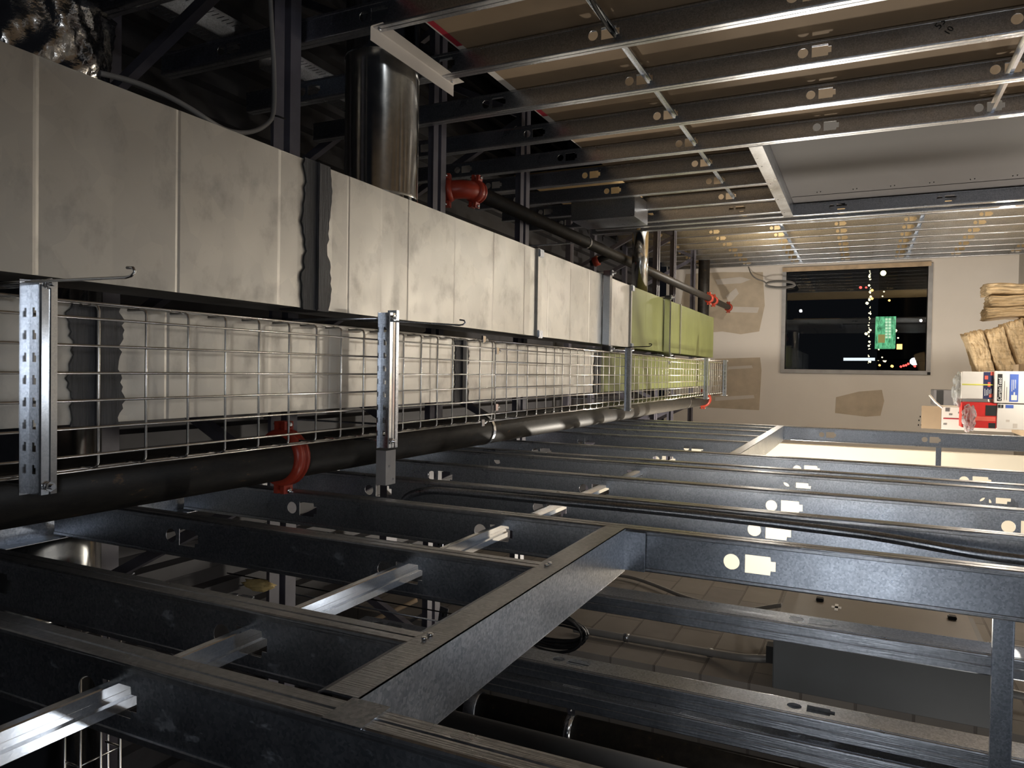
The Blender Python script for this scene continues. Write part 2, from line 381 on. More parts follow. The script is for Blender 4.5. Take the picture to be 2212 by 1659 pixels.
stud('steel_stud', 'steel stud closing the end of the right wall past the boarded doorway', RX_, 1, 5.29, -1.65, 1.88, KR, RD, RG)
# far right wall
FX, FD = 1.44, .075
KF = kn(.27)
nm = ['nearest', 'second', 'third', 'fourth', 'fifth', 'sixth', 'seventh', 'eighth']
for k, y in enumerate((7.42, 7.82, 8.22, 8.63, 9.04, 9.44, 9.84, 10.2)):
    stud('steel_stud', f'thin looking steel stud on the far right wall, {nm[k]} of eight before the window', FX, 1, y, -1.65, 2.5, KF, FD, FG)
# partition in the left room
KC = kn(.13)
CY_ = 1.80
def cross_stud(label, x, y):
    t = thing('steel_stud', label, 'stud', P(x, y, -1.65), CG)
    z0, z1 = -1.65, 1.4
    hs = []
    for z in KC: hs += knock(.046, z)
    MB().plate([(.009, z0), (.083, z0), (.083, z1), (.009, z1)], hs, .0011, P(x + .002, y, 0), ey, ez, -ex).build('web', 'galvanized_steel', t)
    MB().sheet(GRV, .0011, P(x, y, z0), ey, -ex, ez * (z1 - z0)).build('flange', 'ribbed_flange', t)
    MB().sheet([(.092 - a, b) for a, b in GRV], .0011, P(x, y, z0), ey, -ex, ez * (z1 - z0)).build('flange', 'ribbed_flange', t)
cross_stud('ribbed steel stud standing in front of the grey electrical cabinet', -.578, CY_)
cross_stud('ribbed steel stud left of the grey electrical cabinet, upper of a close pair', -.785, CY_)
cross_stud('ribbed steel stud left of the grey electrical cabinet, lower of a close pair', -.838, CY_ - .02)
t = thing('bridging_channel', 'dark horizontal steel bar crossing the studs below the electrical cabinet', 'channel', P(-.64, CY_ - .01, -.29))
MB().sheet([(0, .012), (0, 0), (.038, 0), (.038, .012)], .0015, P(-.445, CY_ - .004, -.29), ez, -ey, Vector((-.40, 0, 0))).build('channel', 'galvanized_steel', t)
t = thing('bridging_channel', 'short steel bar across the far left doorway opening', 'channel', P(-.56, 5.5, -.46))
MB().sheet([(0, .012), (0, 0), (.03, 0), (.03, .012)], .0015, P(-.442, 5.36, -.455), ez, -ey, Vector((-.24, 0, 0))).build('channel', 'galvanized_steel', t)

# top tracks and door headers
def track(name, label, x0, x1, y0, y1, z, up, mat='galvanized_steel', fl=.05, cat='track', flare=0):
    "U track lying along the wall: web plus two flanges"
    t = thing(name, label, cat, P((x0 + x1) / 2, (y0 + y1) / 2, z))
    s = 1 if up else -1
    MB().box(x0, x1, y0, y1, z, z + .0015).build('web', mat, t)
    MB().sheet([(0, 0), (.0, s * .045), (-.002 - flare, s * fl)], .0015, P(x1, y0, z), ex, ez, Vector((0, y1 - y0, 0))).build('flange', 'ribbed_flange', t)
    MB().sheet([(0, 0), (0, s * fl)], .0015, P(x0, y0, z), ex, ez, Vector((0, y1 - y0, 0))).build('flange', 'ribbed_flange', t)
    return t
def end_tab(t, x0, x1, y, z0, z1): MB().box(x0, x1, y, y + .0015, z0, z1).build('end_tab', 'galvanized_steel', t)
hd = track('door_header', 'broad dusty steel header over the near left doorway, running diagonally across the foreground', -.4435, -.3485, .625, 1.586, .472, True, 'galvanized_dusty', .056, 'header', .002)
MB().box(-.440, -.354, 1.578, 1.5815, .425, .472).build('end_tab', 'galvanized_steel', hd)
MB().box(-.3495, -.3475, .572, .622, .43, .478).build('end_tab', 'galvanized_dusty', hd)
for y in (.80, .815, 1.205, 1.22): MB().lathe([(0, .004), (.002, .0042), (.003, .003)], P(-.3478, y, .503), ex, 10).build('screw', 'bright_zinc', hd)
hd = track('door_header', 'small steel header over the far left doorway', -.4435, -.3485, 3.33, 5.297, .478, True, 'galvanized_steel', .05, 'header')
end_tab(hd, -.442, -.352, 5.2965, .435, .478)
hd = track('door_header', 'pale steel header over the grey boarded doorway in the right wall', 1.0385, 1.119, 3.505, 5.133, .437, True, 'galvanized_steel', .06, 'header')
end_tab(hd, 1.043, 1.115, 5.1325, .39, .437)
for y in (3.85, 4.22, 4.61, 5.0): MB().lathe([(0, .004), (.003, .003)], P(1.0385, y, .48), -ex, 8).build('screw', 'black_plastic', hd)
track('top_track', 'steel top track above the left partition studs behind the black pipe', -.445, -.347, .1, 5.35, 1.885, False, 'galvanized_steel', .06)
def slotted(label, x0, x1, y0, y1, z):
    t = thing('slotted_track', label, 'track', P((x0 + x1) / 2, (y0 + y1) / 2, z), 'slotted tracks under the roof deck')
    hs = []
    y = y0 + .03
    while y < y1 - .03:
        hs.append([(y, .022), (y + .005, .022), (y + .005, .062), (y, .062)]); y += .0254
    for x, nme in ((x0, 'slotted_leg'), (x1, 'slotted_leg')):
        MB().plate([(y0, 0), (y1, 0), (y1, .085), (y0, .085)], hs, .0012, P(x, 0, z), ey, ez, ex).build(nme, 'galvanized_steel', t)
    MB().box(x0, x1, y0, y1, z + .085, z + .0865).build('web', 'galvanized_steel', t)
    for dy in (.02, y1 - y0 - .03):
        MB().lathe([(0, .008), (.006, .008), (.012, .004)], P(x0, y0 + dy, z + .012), -ex, 10).build('orange_clip', 'label_orange', t)
slotted('slotted steel deflection track under the deck, left of the first joist', 1.30, 1.40, 1.55, 2.28, 2.32)
slotted('slotted steel deflection track under the deck, between joist and bright round duct', 1.30, 1.40, 2.42, 3.15, 2.32)

# bracing channels through the knockouts
def crc(label, x, y0, y1, z, h=.038, mat='bright_zinc', toward=1, fw=.0127):
    t = thing('bridging_channel', label, 'channel', P(x, (y0 + y1) / 2, z), 'bracing channels threaded through the studs')
    MB().sheet([(.0, h / 2), (.0, -h / 2)], .0015, P(x - toward * .006, y0, z), ex, ez, Vector((0, y1 - y0, 0))).build('web', mat, t)
    MB().sheet([(0, 0), (toward * fw, 0)], .0015, P(x - toward * .006, y0, z - h / 2), ex, ez, Vector((0, y1 - y0, 0))).build('flange', mat, t)
    MB().sheet([(0, 0), (toward * fw, 0)], .0015, P(x - toward * .006, y0, z + h / 2), ex, ez, Vector((0, y1 - y0, 0))).build('flange', mat, t)
    return t
t = thing('furring_channel', 'shiny grooved channel threaded through the near left studs towards the camera', 'channel', P(-.395, .9, .80), 'bracing channels threaded through the studs')
MB().sheet([(-.019, .012), (-.019, .0015), (-.0175, 0), (-.006, 0), (-.0035, .004), (.0035, .004), (.006, 0), (.0175, 0), (.019, .0015), (.019, .012)], .0012, P(-.395, .10, .786), ex, ez, Vector((0, 1.53, 0))).build('channel', 'bright_zinc', t)
crc('thin bright bracing bar through the left partition studs behind the conduit', -.395, 1.66, 3.3, .79)
crc('bright bracing bar threaded through the right wall studs below the board edge', 1.07, 1.0, 4.75, .735, .020, 'galvanized_steel', -1, .007)
t = thing('bridging_channel', 'wide bracing strap across the right wall studs at the top right corner', 'channel', P(1.075, 2.7, -.43), 'bracing channels threaded through the studs')
MB().sheet([(-.019, .012), (-.019, 0), (.019, 0), (.019, .012)], .0014, P(1.075, 1.9, -.445), ex, ez, Vector((0, 1.565, 0))).build('channel', 'bright_zinc', t)
crc('thin bracing bar through the far right wall studs, upper one', 1.475, 7.2, 10.3, .765, .034, 'galvanized_steel', -1)
crc('thin bracing bar through the far right wall studs, lower one', 1.475, 7.2, 10.3, -.455, .034, 'galvanized_steel', -1)

# boards on the right
wr = struct(MB().box(1.1195, 1.135, .3, 3.47, -1.65, 1.297).box(1.1195, 1.135, 3.47, 5.34, .44, 1.297).build('wall_right', 'brown_paper'))
for ya, yb, mt in ((1.5, 2.22, 'red_tape'), (2.22, 2.62, 'fresh_compound'), (2.62, 2.76, 'fresh_compound'), (2.76, 2.98, 'red_tape'), (2.98, 3.10, 'fresh_compound'), (3.10, 3.30, 'red_tape')):
    MB().box(1.1185, 1.1192, ya, yb, 1.272, 1.297).build('edge_tape', mt, wr)
MB().box(1.1184, 1.119, 1.5, 3.47, 1.295, 1.301).build('board_edge', 'fresh_compound', wr)
struct(MB().box(1.1195, 1.135, 3.472, 5.34, -1.65, .4395).build('wall_infill', 'grey_board'))
wf = struct(MB().box(1.517, 1.53, 5.2, 10.5, -1.65, 2.5).build('wall_far_right', 'tan_paper'))
ws = struct(MB().box(-3.2, -.70, 7.9, 8.0, -1.65, 2.1).build('wall_side_room', 'cream_board'))
for k in range(6):
    for dz in (0, -.02):
        MB().lathe([(0, .004), (.006, .001)], P(1.1195, 4.86 + dz * .4, .28 - .2 * k + dz), -ex, 6).build('screw_tip', 'black_plastic', wr)
MB().box(1.1165, 1.1192, 4.94, 5.10, -1.65, .43).build('doubled_board', 'grey_board', wr)

# marker figures on the stud
p0 = at(2029, 64, Y=2.651)
text('marker_figures', '53 3/4', .030, Vector((p0.x, 2.6505, p0.z)), Vector((.75, 0, -.62)), Vector((.62, 0, .75)), 'marker_ink', rst[2.65], .0003)
p0 = at(2048, 77, Y=2.651)
text('marker_figures', '10', .026, Vector((p0.x, 2.6505, p0.z)), Vector((.75, 0, -.62)), Vector((.62, 0, .75)), 'marker_ink', rst[2.65], .0003)
# pale angle piece
t = thing('angle_piece', 'pale galvanised angle screwed across two upper studs in front of the bright round duct', 'bracket', P(1.03, 2.08, 1.35))
MB().sheet([(0, .040), (0, 0), (.004, -.004), (.045, -.006)], .0014, P(1.0375, 1.835, 1.375), -ez, -ex, Vector((0, .50, 0))).build('angle', 'fresh_compound', t)
for y in (1.86, 2.30): MB().lathe([(0, .006), (.003, .006), (.005, .003)], P(1.0375, y, 1.36), -ex, 10).build('screw', 'bright_zinc', t)

# ------------------------------------------------------------------ ducts
ZD = 1.375
def duct(label, x0, x1, ys, h, mats, beads):
    t = thing('rectangular_duct', label, 'duct', P((x0 + x1) / 2, (ys[0] + ys[-1]) / 2, ZD))
    for a, b, mt in zip(ys, ys[1:], mats):
        m_ = MB(); yy = [a] + [q for q in beads if a + .02 < q < b - .02] + [b]
        # pan between beads bows a little, so the sheets catch the light apart
        for k, (p, q) in enumerate(zip(yy, yy[1:])):
            s_ = (-1) ** k * .0016
            pts = [(p, 0), (p + .006, -.0012 if k % 2 else .0012), ((p + q) / 2, s_), (q - .006, -.0008), (q, 0)]
            vs = [[m_.bm.verts.new(P(x, y, ZD + z)) for x in (x0, x1)] for y, z in pts]
            for u_, v_ in zip(vs, vs[1:]): m_.bm.faces.new((u_[0], u_[1], v_[1], v_[0]))
        bmesh.ops.remove_doubles(m_.bm, verts=m_.bm.verts, dist=1e-5)
        m_.box(x0, x0 + .001, a, b, ZD, ZD + h).box(x1 - .001, x1, a, b, ZD, ZD + h).box(x0, x1, a, b, ZD + h, ZD + h + .001)
        m_.build('duct_section', mt, t)
    return t
BEADS = [.53, .838, 1.146, 1.458, 1.74, 1.904, 2.051, 2.362, 2.676, 2.982, 3.252, 3.553, 3.836, 4.3, 5.0, 5.35, 5.8, 6.3, 6.6, 6.9, 7.2]
def mastic(par, x0, x1, y, wd, seed):
    rg = random.Random(seed); n_ = 26
    A_ = [(x0 + (x1 - x0) * k / n_, y - wd / 2 + rg.uniform(-.006, .006) + .006 * math.sin(k * .5 + seed)) for k in range(n_ + 1)]
    B_ = [(x0 + (x1 - x0) * k / n_, y + wd / 2 + rg.uniform(-.006, .006) + .007 * math.sin(k * .4 + seed * 2)) for k in range(n_ + 1)]
    MB().plate(A_ + B_[::-1], [], .003, P(0, 0, ZD - .0045), ex, ey, ez).build('mastic_band', 'mastic_streak', par)
    for x in (x0 - .004, x1): MB().box(x, x + .004, y - wd / 2, y + wd / 2, ZD - .0045, ZD + .08).build('mastic_band', 'mastic_streak', par)
D1 = duct('large rectangular duct with wide pale underside running above the cable tray', .161, .562, [-.6, 1.60, 3.115, 4.62, 6.05, 7.56], .17, ['duct_steel', 'duct_steel', 'duct_steel', 'green_film', 'green_film'], BEADS)
mastic(D1, .161, .562, 1.60, .105, 3)
MB().box(.157, .566, 1.596, 1.604, ZD - .012, ZD + .03, .003).build('joint_seam', 'mastic_streak', D1)
for y in (3.115, 4.62, 6.05): MB().box(.157, .566, y - .008, y + .008, ZD - .012, ZD + .06).build('joint_flange', 'duct_steel', D1)
for y in (3.13, 4.635): 
    for x in (.17, .545): MB().box(x - .018, x + .018, y - .02, y + .028, ZD - .02, ZD - .005, .003).build('corner_clip', 'galvanized_steel', D1)
D2 = duct('narrower rectangular duct seen through the cable tray mesh', -.118, .115, [-.6, .93, 2.42, 4.00, 7.4], .17, ['duct_steel', 'duct_steel', 'duct_steel', 'green_film'], [.4, 1.12, 1.43, 1.66, 1.95, 2.2, 2.7, 3.0, 3.4, 3.7, 4.4, 5.0, 5.6, 6.2, 6.8])
for y, wd in ((.955, .105), (2.42, .10), (4.00, .12)):
    mastic(D2, -.118, .115, y, wd, int(y * 7))
    MB().box(-.122, .119, y - .004, y + .004, ZD - .012, ZD + .03).build('joint_seam', 'mastic_streak', D2)
# round ducts
t = thing('round_duct', 'bright round branch duct leaving the large duct towards the right wall', 'duct', P(.9, 2.13, 1.54))
MB().lathe([(0, .132), (.04, .128), (.5, .128), (.505, .131), (.52, .131), (.525, .128), (1.5, .128)], P(.566, 2.145, 1.553), ex, 40).build('duct_pipe', 'spiral_duct_steel', t)
MB().lathe([(0, .150), (.006, .150), (.008, .132), (.03, .131)], P(.563, 2.145, 1.553), ex, 40).build('collar', 'spiral_duct_steel', t)
MB().beam(P(.60, 2.24, 1.463), P(2.05, 2.24, 1.463), .003, .003).build('seam', 'spiral_duct_steel', t)
t = thing('round_duct', 'small pale round duct joining the large duct near the end room', 'duct', P(.8, 5.35, 1.52))
MB().lathe([(0, .06), (.55, .06)], P(.57, 5.35, 1.52), ex, 24).build('duct_pipe', 'spiral_duct_steel', t)
t = thing('round_duct', 'large round duct passing over the left partition with its far end wrapped in foil', 'duct', P(-.2, 1.27, 2.12))
MB().lathe([(0, .185), (2.2, .185), (2.205, .19), (2.22, .19), (2.225, .185), (3.2, .185)], P(-2.9, 1.27, 2.12), ex, 40).build('duct_pipe', 'spiral_duct_steel', t)
fb = MB(); rr = random.Random(3)
ringN, L_ = 96, 46
rings = []
for i in range(L_):
    x = .28 + .72 * i / (L_ - 1); rg = []
    for k in range(ringN):
        a = 2 * math.pi * k / ringN
        r_ = .200 + .008 * math.sin(5 * a + i * .23) + .006 * math.sin(11 * a - i * .41 + math.sin(i * .3) * 2) + .004 * math.sin(23 * a + i * .9) + rr.uniform(-.0025, .0025)
        rg.append(fb.bm.verts.new(P(x, 1.27 + r_ * math.cos(a), 2.12 + r_ * math.sin(a))))
    rings.append(rg)
for a, b in zip(rings, rings[1:]):
    for k in range(ringN): fb.bm.faces.new((a[k], a[(k + 1) % ringN], b[(k + 1) % ringN], b[k])).smooth = True
fb.bm.faces.new(rings[0][::-1]); fb.bm.faces.new(rings[-1])
fb.build('foil_wrap', 'foil', t)
# duct sleeve
t = thing('duct_sleeve', 'dark sheet metal box standing out of the right wall above the boarded doorway', 'duct', P(1.0, 4.48, 1.27))
MB().box(.945, 1.09, 4.33, 4.63, 1.27, 1.68, .002).build('sleeve', 'galvanized_steel', t)

# ------------------------------------------------------------------ basket tray
ZT = 1.30
TX0 = -.196; TX1 = .110
def basket(label, y0, y1, first, x0=TX0, x1=TX1, z=ZT):
    t = thing('basket_tray', label, 'cable tray', P((x0 + x1) / 2, (y0 + y1) / 2, z), 'wire basket trays')
    n_ = 6
    xs = [x0 + .0265 + k * .0507 for k in range(n_)]
    for x in xs: MB().tube([P(x, y0, z - .0055), P(x, y1, z - .0055)], .0026, 8).build('long_wire', 'wire_zinc', t)
    for x, s in ((x0, -1), (x1, 1)):
        for dz in (.024, .053): MB().tube([P(x + s * .0055, y0, z + dz), P(x + s * .0055, y1, z + dz)], .0026, 8).build('long_wire', 'wire_zinc', t)
    y = first
    while y < y1:
        if y >= y0:
            pts = [P(x0, y, z + .055), P(x0, y, z + .010), P(x0 + .003, y, z + .003), P(x0 + .010, y, z), P(x1 - .010, y, z), P(x1 - .003, y, z + .003), P(x1, y, z + .010), P(x1, y, z + .055)]
            MB().tube(pts, .0028, 8).build('cross_wire', 'wire_zinc', t)
        y += .1016
    return t
F0 = .91
fy = lambda y0: F0 + math.ceil((y0 - F0) / .1016) * .1016
b1 = basket('nearest length of galvanised wire basket tray below the ducts', -.3, 2.545, fy(-.3))
b2 = basket('middle length of wire basket tray, beyond the first bolted splice', 2.555, 5.35, 2.562)
b3 = basket('far length of wire basket tray ending before the window wall', 5.36, 8.0, 5.366)
def clip(x, y, z, par, ax):
    m_ = MB().box(x - .013, x + .013, y - .009, y + .014, z - .012, z - .004, .001)
    m_.lathe([(0, .005), (.02, .005), (.021, .008), (.028, .008), (.029, .004), (.04, .004)], P(x, y, z - .004), Vector((0, 1, 0)), 8).build('splice_clip', 'bright_zinc', par)
for x in (-.145, .075): clip(x, 2.548, ZT - .004, b1, 0)
clip(TX1 + .008, 2.50, ZT + .03, b1, 0); clip(TX0 - .008, 2.50, ZT + .03, b1, 0)
for x in (-.145, .075): clip(x, 5.355, ZT - .004, b2, 0)

def trapeze(label, y, x0, x1, rods, mat='bright_zinc'):
    t = thing('tray_support', label, 'support', P((x0 + x1) / 2, y, 1.268), 'hanging supports of the basket tray')
    # hat shaped rail: lip, slotted upright, grooved sole, upright, lip
    sole = [(.028, -.002), (.028, -.030), (.018, -.0305), (.0155, -.0285), (.013, -.0305), (.002, -.0305), (0, -.0285)]
    MB().sheet(sole, .0016, P(x0, y, 1.293), ey, ez, Vector((x1 - x0, 0, 0))).build('rail', mat, t)
    hs = []
    x = x0 + .035
    while x < x1 - .03:
        hs.append([(x, -.020), (x + .011, -.020), (x + .011, -.016), (x + .016, -.016), (x + .016, -.010), (x, -.010)]); x += .0385
    MB().plate([(x0, -.029), (x1, -.029), (x1, 0), (x0, 0)], hs, .0016, P(0, y - .0005, 1.293), ex, ez, ey).build('slotted_side', 'galvanized_steel', t)
    MB().box(x0, x1, y - .017, y, 1.2915, 1.2932).build('lip', mat, t)
    for x in rods:
        MB().tube([P(x, y + .013, 1.245), P(x, y + .013, 1.395 if x < 0 else 2.7)], .0048, 10).build('threaded_rod', 'bright_zinc', t)
        MB().lathe([(0, .009), (.008, .009)], P(x, y + .013, 1.253), ez, 6).build('nut', 'bright_zinc', t)
    return t
trapeze('slotted tray support nearest the camera, brightly lit, with a hook wire hanging from it', .778, -.226, .142, (-.212, .136))
trapeze('slotted tray support second from the camera, just before a hanging angle bracket', 1.795, -.236, .165, (-.216, .149))
trapeze('dull tray support where the ducts turn green, third from the camera', 4.28, -.234, .146, (-.222, .136), 'galvanized_steel')
trapeze('tray support next to last before the tray end', 6.71, -.234, .136, (-.222, .128), 'galvanized_steel')
trapeze('last tray support at the far end of the tray', 7.70, -.228, .140, (-.22, .132), 'galvanized_steel')
t = thing('angle_bracket', 'plain galvanised angle hanging left of the second tray support', 'bracket', P(-.3, 1.80, 1.26))
MB().sheet([(.0, .035), (0, 0), (.025, -.001), (.05, 0), (.05, .004)], .0015, P(-.345, 1.784, 1.262), ey, ez, Vector((.102, 0, 0))).build('angle', 'window_grey', t)
MB().box(-.238, .175, 1.838, 1.852, 1.268, 1.30).build('back_leg', 'galvanized_steel', t)
for x, y in ((-.33, 1.82), (-.29, 1.80)): MB().lathe([(0, .004), (.003, .002)], P(x, y, 1.2615), -ez, 8).build('screw', 'bright_zinc', t)
def hookwire(label, p, q, mat='wire_zinc', r=.0024):
    t = thing('hook_wire', label, 'wire', p, 'hook wires hanging at the tray supports')
    d = (q - p).normalized(); s = ex
    mid = (p + q) / 2 + s * .003
    pts = [p, mid, q - d * .02 , q - d * .008 + s * .002, q + s * .008, q - d * .004 + s * .014, q - d * .018 + s * .015]
    MB().tube(pts, r, 8).build('wire', mat, t)
hookwire('long pale hook wire dangling below the nearest tray support', P(.135, .77, 1.6), P(.134, .765, 1.01))
hookwire('thin hook wire along the duct edge at the second tray support', P(.145, 1.81, 1.40), at(1005, 703, Y=1.80), 'galvanized_steel')
hookwire('thin dark hook wire hanging before the green duct', P(.14, 4.25, 1.36), at(1408, 748, Y=4.22), 'black_plastic', .003)

def strut_hanger(label, y):
    t = thing('duct_hanger', label, 'hanger', P(.34, y, 1.33), 'strut hangers under the large duct')
    MB().sheet([(.0, .041), (0, 0), (.018, 0), (.0205, .003), (.023, 0), (.041, 0), (.041, .041)], .002, P(.115, y, 1.328), ey, ez, Vector((.47, 0, 0))).build('strut', 'bright_zinc', t)
    for x in (.135, .572):
        MB().tube([P(x, y + .02, 1.30), P(x, y + .02, 2.72)], .0055, 10).build('threaded_rod', 'galvanized_steel', t)
        MB().box(x - .016, x + .016, y + .002, y + .038, 1.318, 1.327).build('washer_plate', 'galvanized_steel', t)
strut_hanger('strut hanger under the large duct where it turns green', 4.06)
strut_hanger('strut hanger under the green part of the large duct', 5.51)

# ------------------------------------------------------------------ pipes
def coupling(par, c, ax, r, side, mat='red_paint', w=.05, ears=True):
    "grooved pipe coupling: two housings and bolted ears to either side"
    ax = ax.normalized()
    base = Vector((0, 0, 0)); q_ = par
    while q_ is not None: base += q_.location; q_ = q_.parent
    cpl = bpy.data.objects.new('coupling', None); COL.objects.link(cpl); cpl.parent = par; cpl.location = c - base; par = cpl
    MB().lathe([(-w / 2, r + .002), (-w / 2, r + .010), (-w * .28, r + .017), (-w * .12, r + .018), (-w * .1, r + .014), (w * .1, r + .014), (w * .12, r + .018), (w * .28, r + .017), (w / 2, r + .010), (w / 2, r + .002)], c, ax, 32).build('housing', mat, par)
    sd = side.normalized(); o = ax.cross(sd)
    for s in (-1, 1):
        e = c + sd * s * (r + .026)
        MB().beam(e - o * .012 - sd * s * .014, e - o * .012 + sd * s * .012, w * .62, .014, o).build('ear', mat, par)
        MB().beam(e + o * .012 - sd * s * .014, e + o * .012 + sd * s * .012, w * .62, .014, o).build('ear', mat, par)
        bb = MB().lathe([(-.034, .0045), (-.024, .0045), (-.024, .009), (-.018, .009), (-.018, .0052), (.018, .0052), (.018, .008), (.024, .0085), (.028, .004)], e + sd * s * .003, o, 8)
        bb.build('bolt', 'bright_zinc', par)
t = thing('sprinkler_pipe', 'rusty steel pipe with a red elbow running right of the large duct', 'pipe', P(.85, 6, 1.65))
e0 = P(.83, 3.03, 1.65); e1 = P(.89, 10.15, 1.65)
dp = (e1 - e0).normalized(); PR = .0365
MB().tube([e0, e1], PR, 24).build('pipe', 'black_pipe', t)
el = []
# elbow: port A faces along the pipe, port B faces up and away
pb = (ez * .80 + ex * -.10 + ey * -.25).normalized()
A0 = e0 - dp * .01; Cn = A0 - dp * .085
for k in range(9):
    u_ = k / 8; el.append((1 - u_) ** 2 * A0 + 2 * u_ * (1 - u_) * Cn + u_ ** 2 * (Cn + pb * .085))
MB().tube(el, PR + .006, 24).build('elbow', 'red_paint', t)
coupling(t, A0, dp, PR, dp.cross(ez * .2 + ex).cross(dp) if False else (ex * .95 - ez * .1), w=.062)
B0 = Cn + pb * .095
coupling(t, B0, pb, PR, ex, w=.062)
MB().lathe([(0, PR), (.02, PR), (.024, PR - .01)], B0 + pb * .01, pb, 24).build('pipe_stub', 'black_pipe', t)
MB().tube([e0 + dp * 2.05 , e0 + dp * 2.05 + Vector((-.06, 0, .16))], .024, 16).build('branch_stub', 'black_pipe', t)
MB().lathe([(-.022, .026), (-.02, .036), (.02, .036), (.022, .026)], e0 + dp * 2.05 + Vector((-.045, 0, .12)), Vector((-.06, 0, .16)), 20).build('branch_coupling', 'red_paint', t)
coupling(t, e0 + dp * 5.72, dp, PR, ex, w=.06); coupling(t, e0 + dp * 6.02, dp, PR, ex, w=.06)
coupling(t, e1 - dp * .03, dp, PR, ex, w=.06)
def ring(label, c, dp_, r, top, grp):
    t_ = thing('pipe_hanger', label, 'hanger', c, grp); o = dp_.cross(ez).normalized(); up = o.cross(dp_).normalized()
    pts = [c + (o * math.sin(a) - up * math.cos(a)) * (r + .003) for a in [2 * math.pi * k / 24 - math.pi * .92 for k in range(23)]]
    m_ = MB()
    for p_, q_ in zip(pts, pts[1:]): m_.beam(p_, q_, .020, .003, (p_ - c).normalized())
    m_.build('ring', 'bright_zinc', t_)
    MB().tube([c + up * (r + .006), Vector((c.x, c.y, top + H))], .0048, 8).build('rod', 'galvanized_steel', t_)
ring('thin ring hanger holding the rusty pipe beside the duct joint', e0 + dp * 1.5, dp, PR, 2.7, 'ring hangers of the pipes')
t = thing('sprinkler_pipe', 'thick black pipe running along the left side of the cable tray', 'pipe', P(-.255, 3.5, 1.47))
q0, q1 = P(-.252, -.4, 1.47), P(-.262, 7.62, 1.47); dq = (q1 - q0).normalized(); QR = .0635
MB().tube([q0, q1], QR, 32).build('pipe', 'black_pipe', t)
coupling(t, q0 + dq * 1.985, dq, QR, ex, w=.056)
coupling(t, q1 - dq * .02, dq, QR, ex, w=.056)
ring('ring hanger round the thick black pipe beside the second tray length', q0 + dq * 3.17, dq, QR, 2.7, 'ring hangers of the pipes')
ring('ring hanger round the thick black pipe near its far end', q0 + dq * 7.1, dq, QR, 2.7, 'ring hangers of the pipes')
t = thing('drain_pipe', 'dark upright-looking pipe crossing high in front of the end wall', 'pipe', P(1.1, 9.6, 1.88))
MB().tube([P(.2, 9.6, 1.88), P(1.95, 9.6, 1.88)], .072, 24).build('pipe', 'black_pipe', t)

# electrical conduits and cables
def cable(name, label, cat, pts, r, mat, seg=10, group=None, part='cable'):
    t_ = thing(name, label, cat, pts[0], group)
    # smooth the path
    for _ in range(2):
        q = [pts[0]]
        for a, b in zip(pts, pts[1:]): q += [a * .75 + b * .25, a * .25 + b * .75]
        q.append(pts[-1]); pts = q
    MB().tube(pts, r, seg).build(part, mat, t_); return t_
em = cable('bent_conduit', 'long bent steel conduit standing in front of the left studs', 'conduit',
      [P(-.52, 1.928, 1.36), P(-.46, 1.928, 1.33), at(878, 1072, Y=1.928), at(905, 1062, Y=1.928), at(940, 1059, Y=1.928), at(1000, 1064, Y=1.928), at(1200, 1083, Y=1.928), at(1400, 1101, Y=1.928), at(1600, 1122, Y=1.928), at(1800, 1146, Y=1.928), at(1880, 1156, Y=1.92), at(1960, 1169, Y=1.905), at(2040, 1184, Y=1.895), at(2120, 1198, Y=1.89), at(2260, 1216, Y=1.89)], .0117, 'galvanized_steel', 16, None, 'tube')
cable('flexible_cable', 'ribbed flexible cable lying along the upper edge of the large duct', 'cable', [at(a, b, Z=z) for a, b, z in ((215, 158, 1.50), (260, 168, 1.49), (310, 184, 1.48), (370, 211, 1.46), (420, 240, 1.45), (452, 262, 1.44), (490, 283, 1.47), (525, 288, 1.50), (555, 282, 1.55), (578, 268, 1.58), (592, 250, 1.60), (593, 170, 1.60), (588, 80, 1.60), (583, -30, 1.60))], .0065, 'conduit_grey')
MB().tube([at(588, 249, Z=1.60), at(600, 251, Z=1.585), at(617, 257, Z=1.58)], .003, 6).build('zip_tie', 'black_plastic', bpy.data.objects['flexible_cable'])
cable('armoured_cable', 'ribbed dark cable beside the bracing bar at the top of the right wall', 'cable', [at(1272, -12, X=1.06), at(1285, 15, X=1.06), at(1300, 40, X=1.06), at(1315, 62, X=1.065), at(1330, 80, X=1.075)], .006, 'black_plastic')
wcp = [at(1616, 574, Y=10.545), at(1622, 592, Y=10.43), at(1634, 603, Y=10.4), at(1650, 607, Y=10.4)]
for k in range(40):
    a = 2 * math.pi * k / 13; wcp.append(at(1686 + (31 + k * .06) * -math.cos(a), 612 - 6.5 * math.sin(a) + .12 * k, Y=10.38 - .001 * k))
cable('cable_coil', 'thin grey cable coil hanging beside the window', 'cable', wcp, .008, 'conduit_grey', 6)
cc = thing('cable_coil', 'black cable coil hanging in the left room under the doorway header', 'cable', at(1200, 1370, Y=2.6))
rc = random.Random(5)
for j in range(14):
    pts = []
    cxp, cyp = 1195 + rc.uniform(-6, 6), 1366 + rc.uniform(-5, 5); ra, rb = 72 + rc.uniform(-8, 6), 17 + 2.0 * j * .9 + rc.uniform(-3, 3); yy = 2.6 + rc.uniform(-.05, .05)
    for k in range(25):
        a = 2 * math.pi * k / 24; pts.append(at(cxp + ra * math.cos(a) * (1 if math.cos(a) < 0 else .95), cyp + rb * math.sin(a) + 8 * math.cos(a), Y=yy + .03 * math.sin(a)))
    MB().tube(pts, .0042, 7).build('cable_loop', 'black_plastic', cc)
MB().tube([at(1195, 1366, Y=2.6) + Vector((0, 0, .05)), Vector((at(1195, 1366, Y=2.6).x, 2.6, 2.76 + H))], .003, 6).build('hanging_cord', 'black_plastic', cc)
XB = -1.275
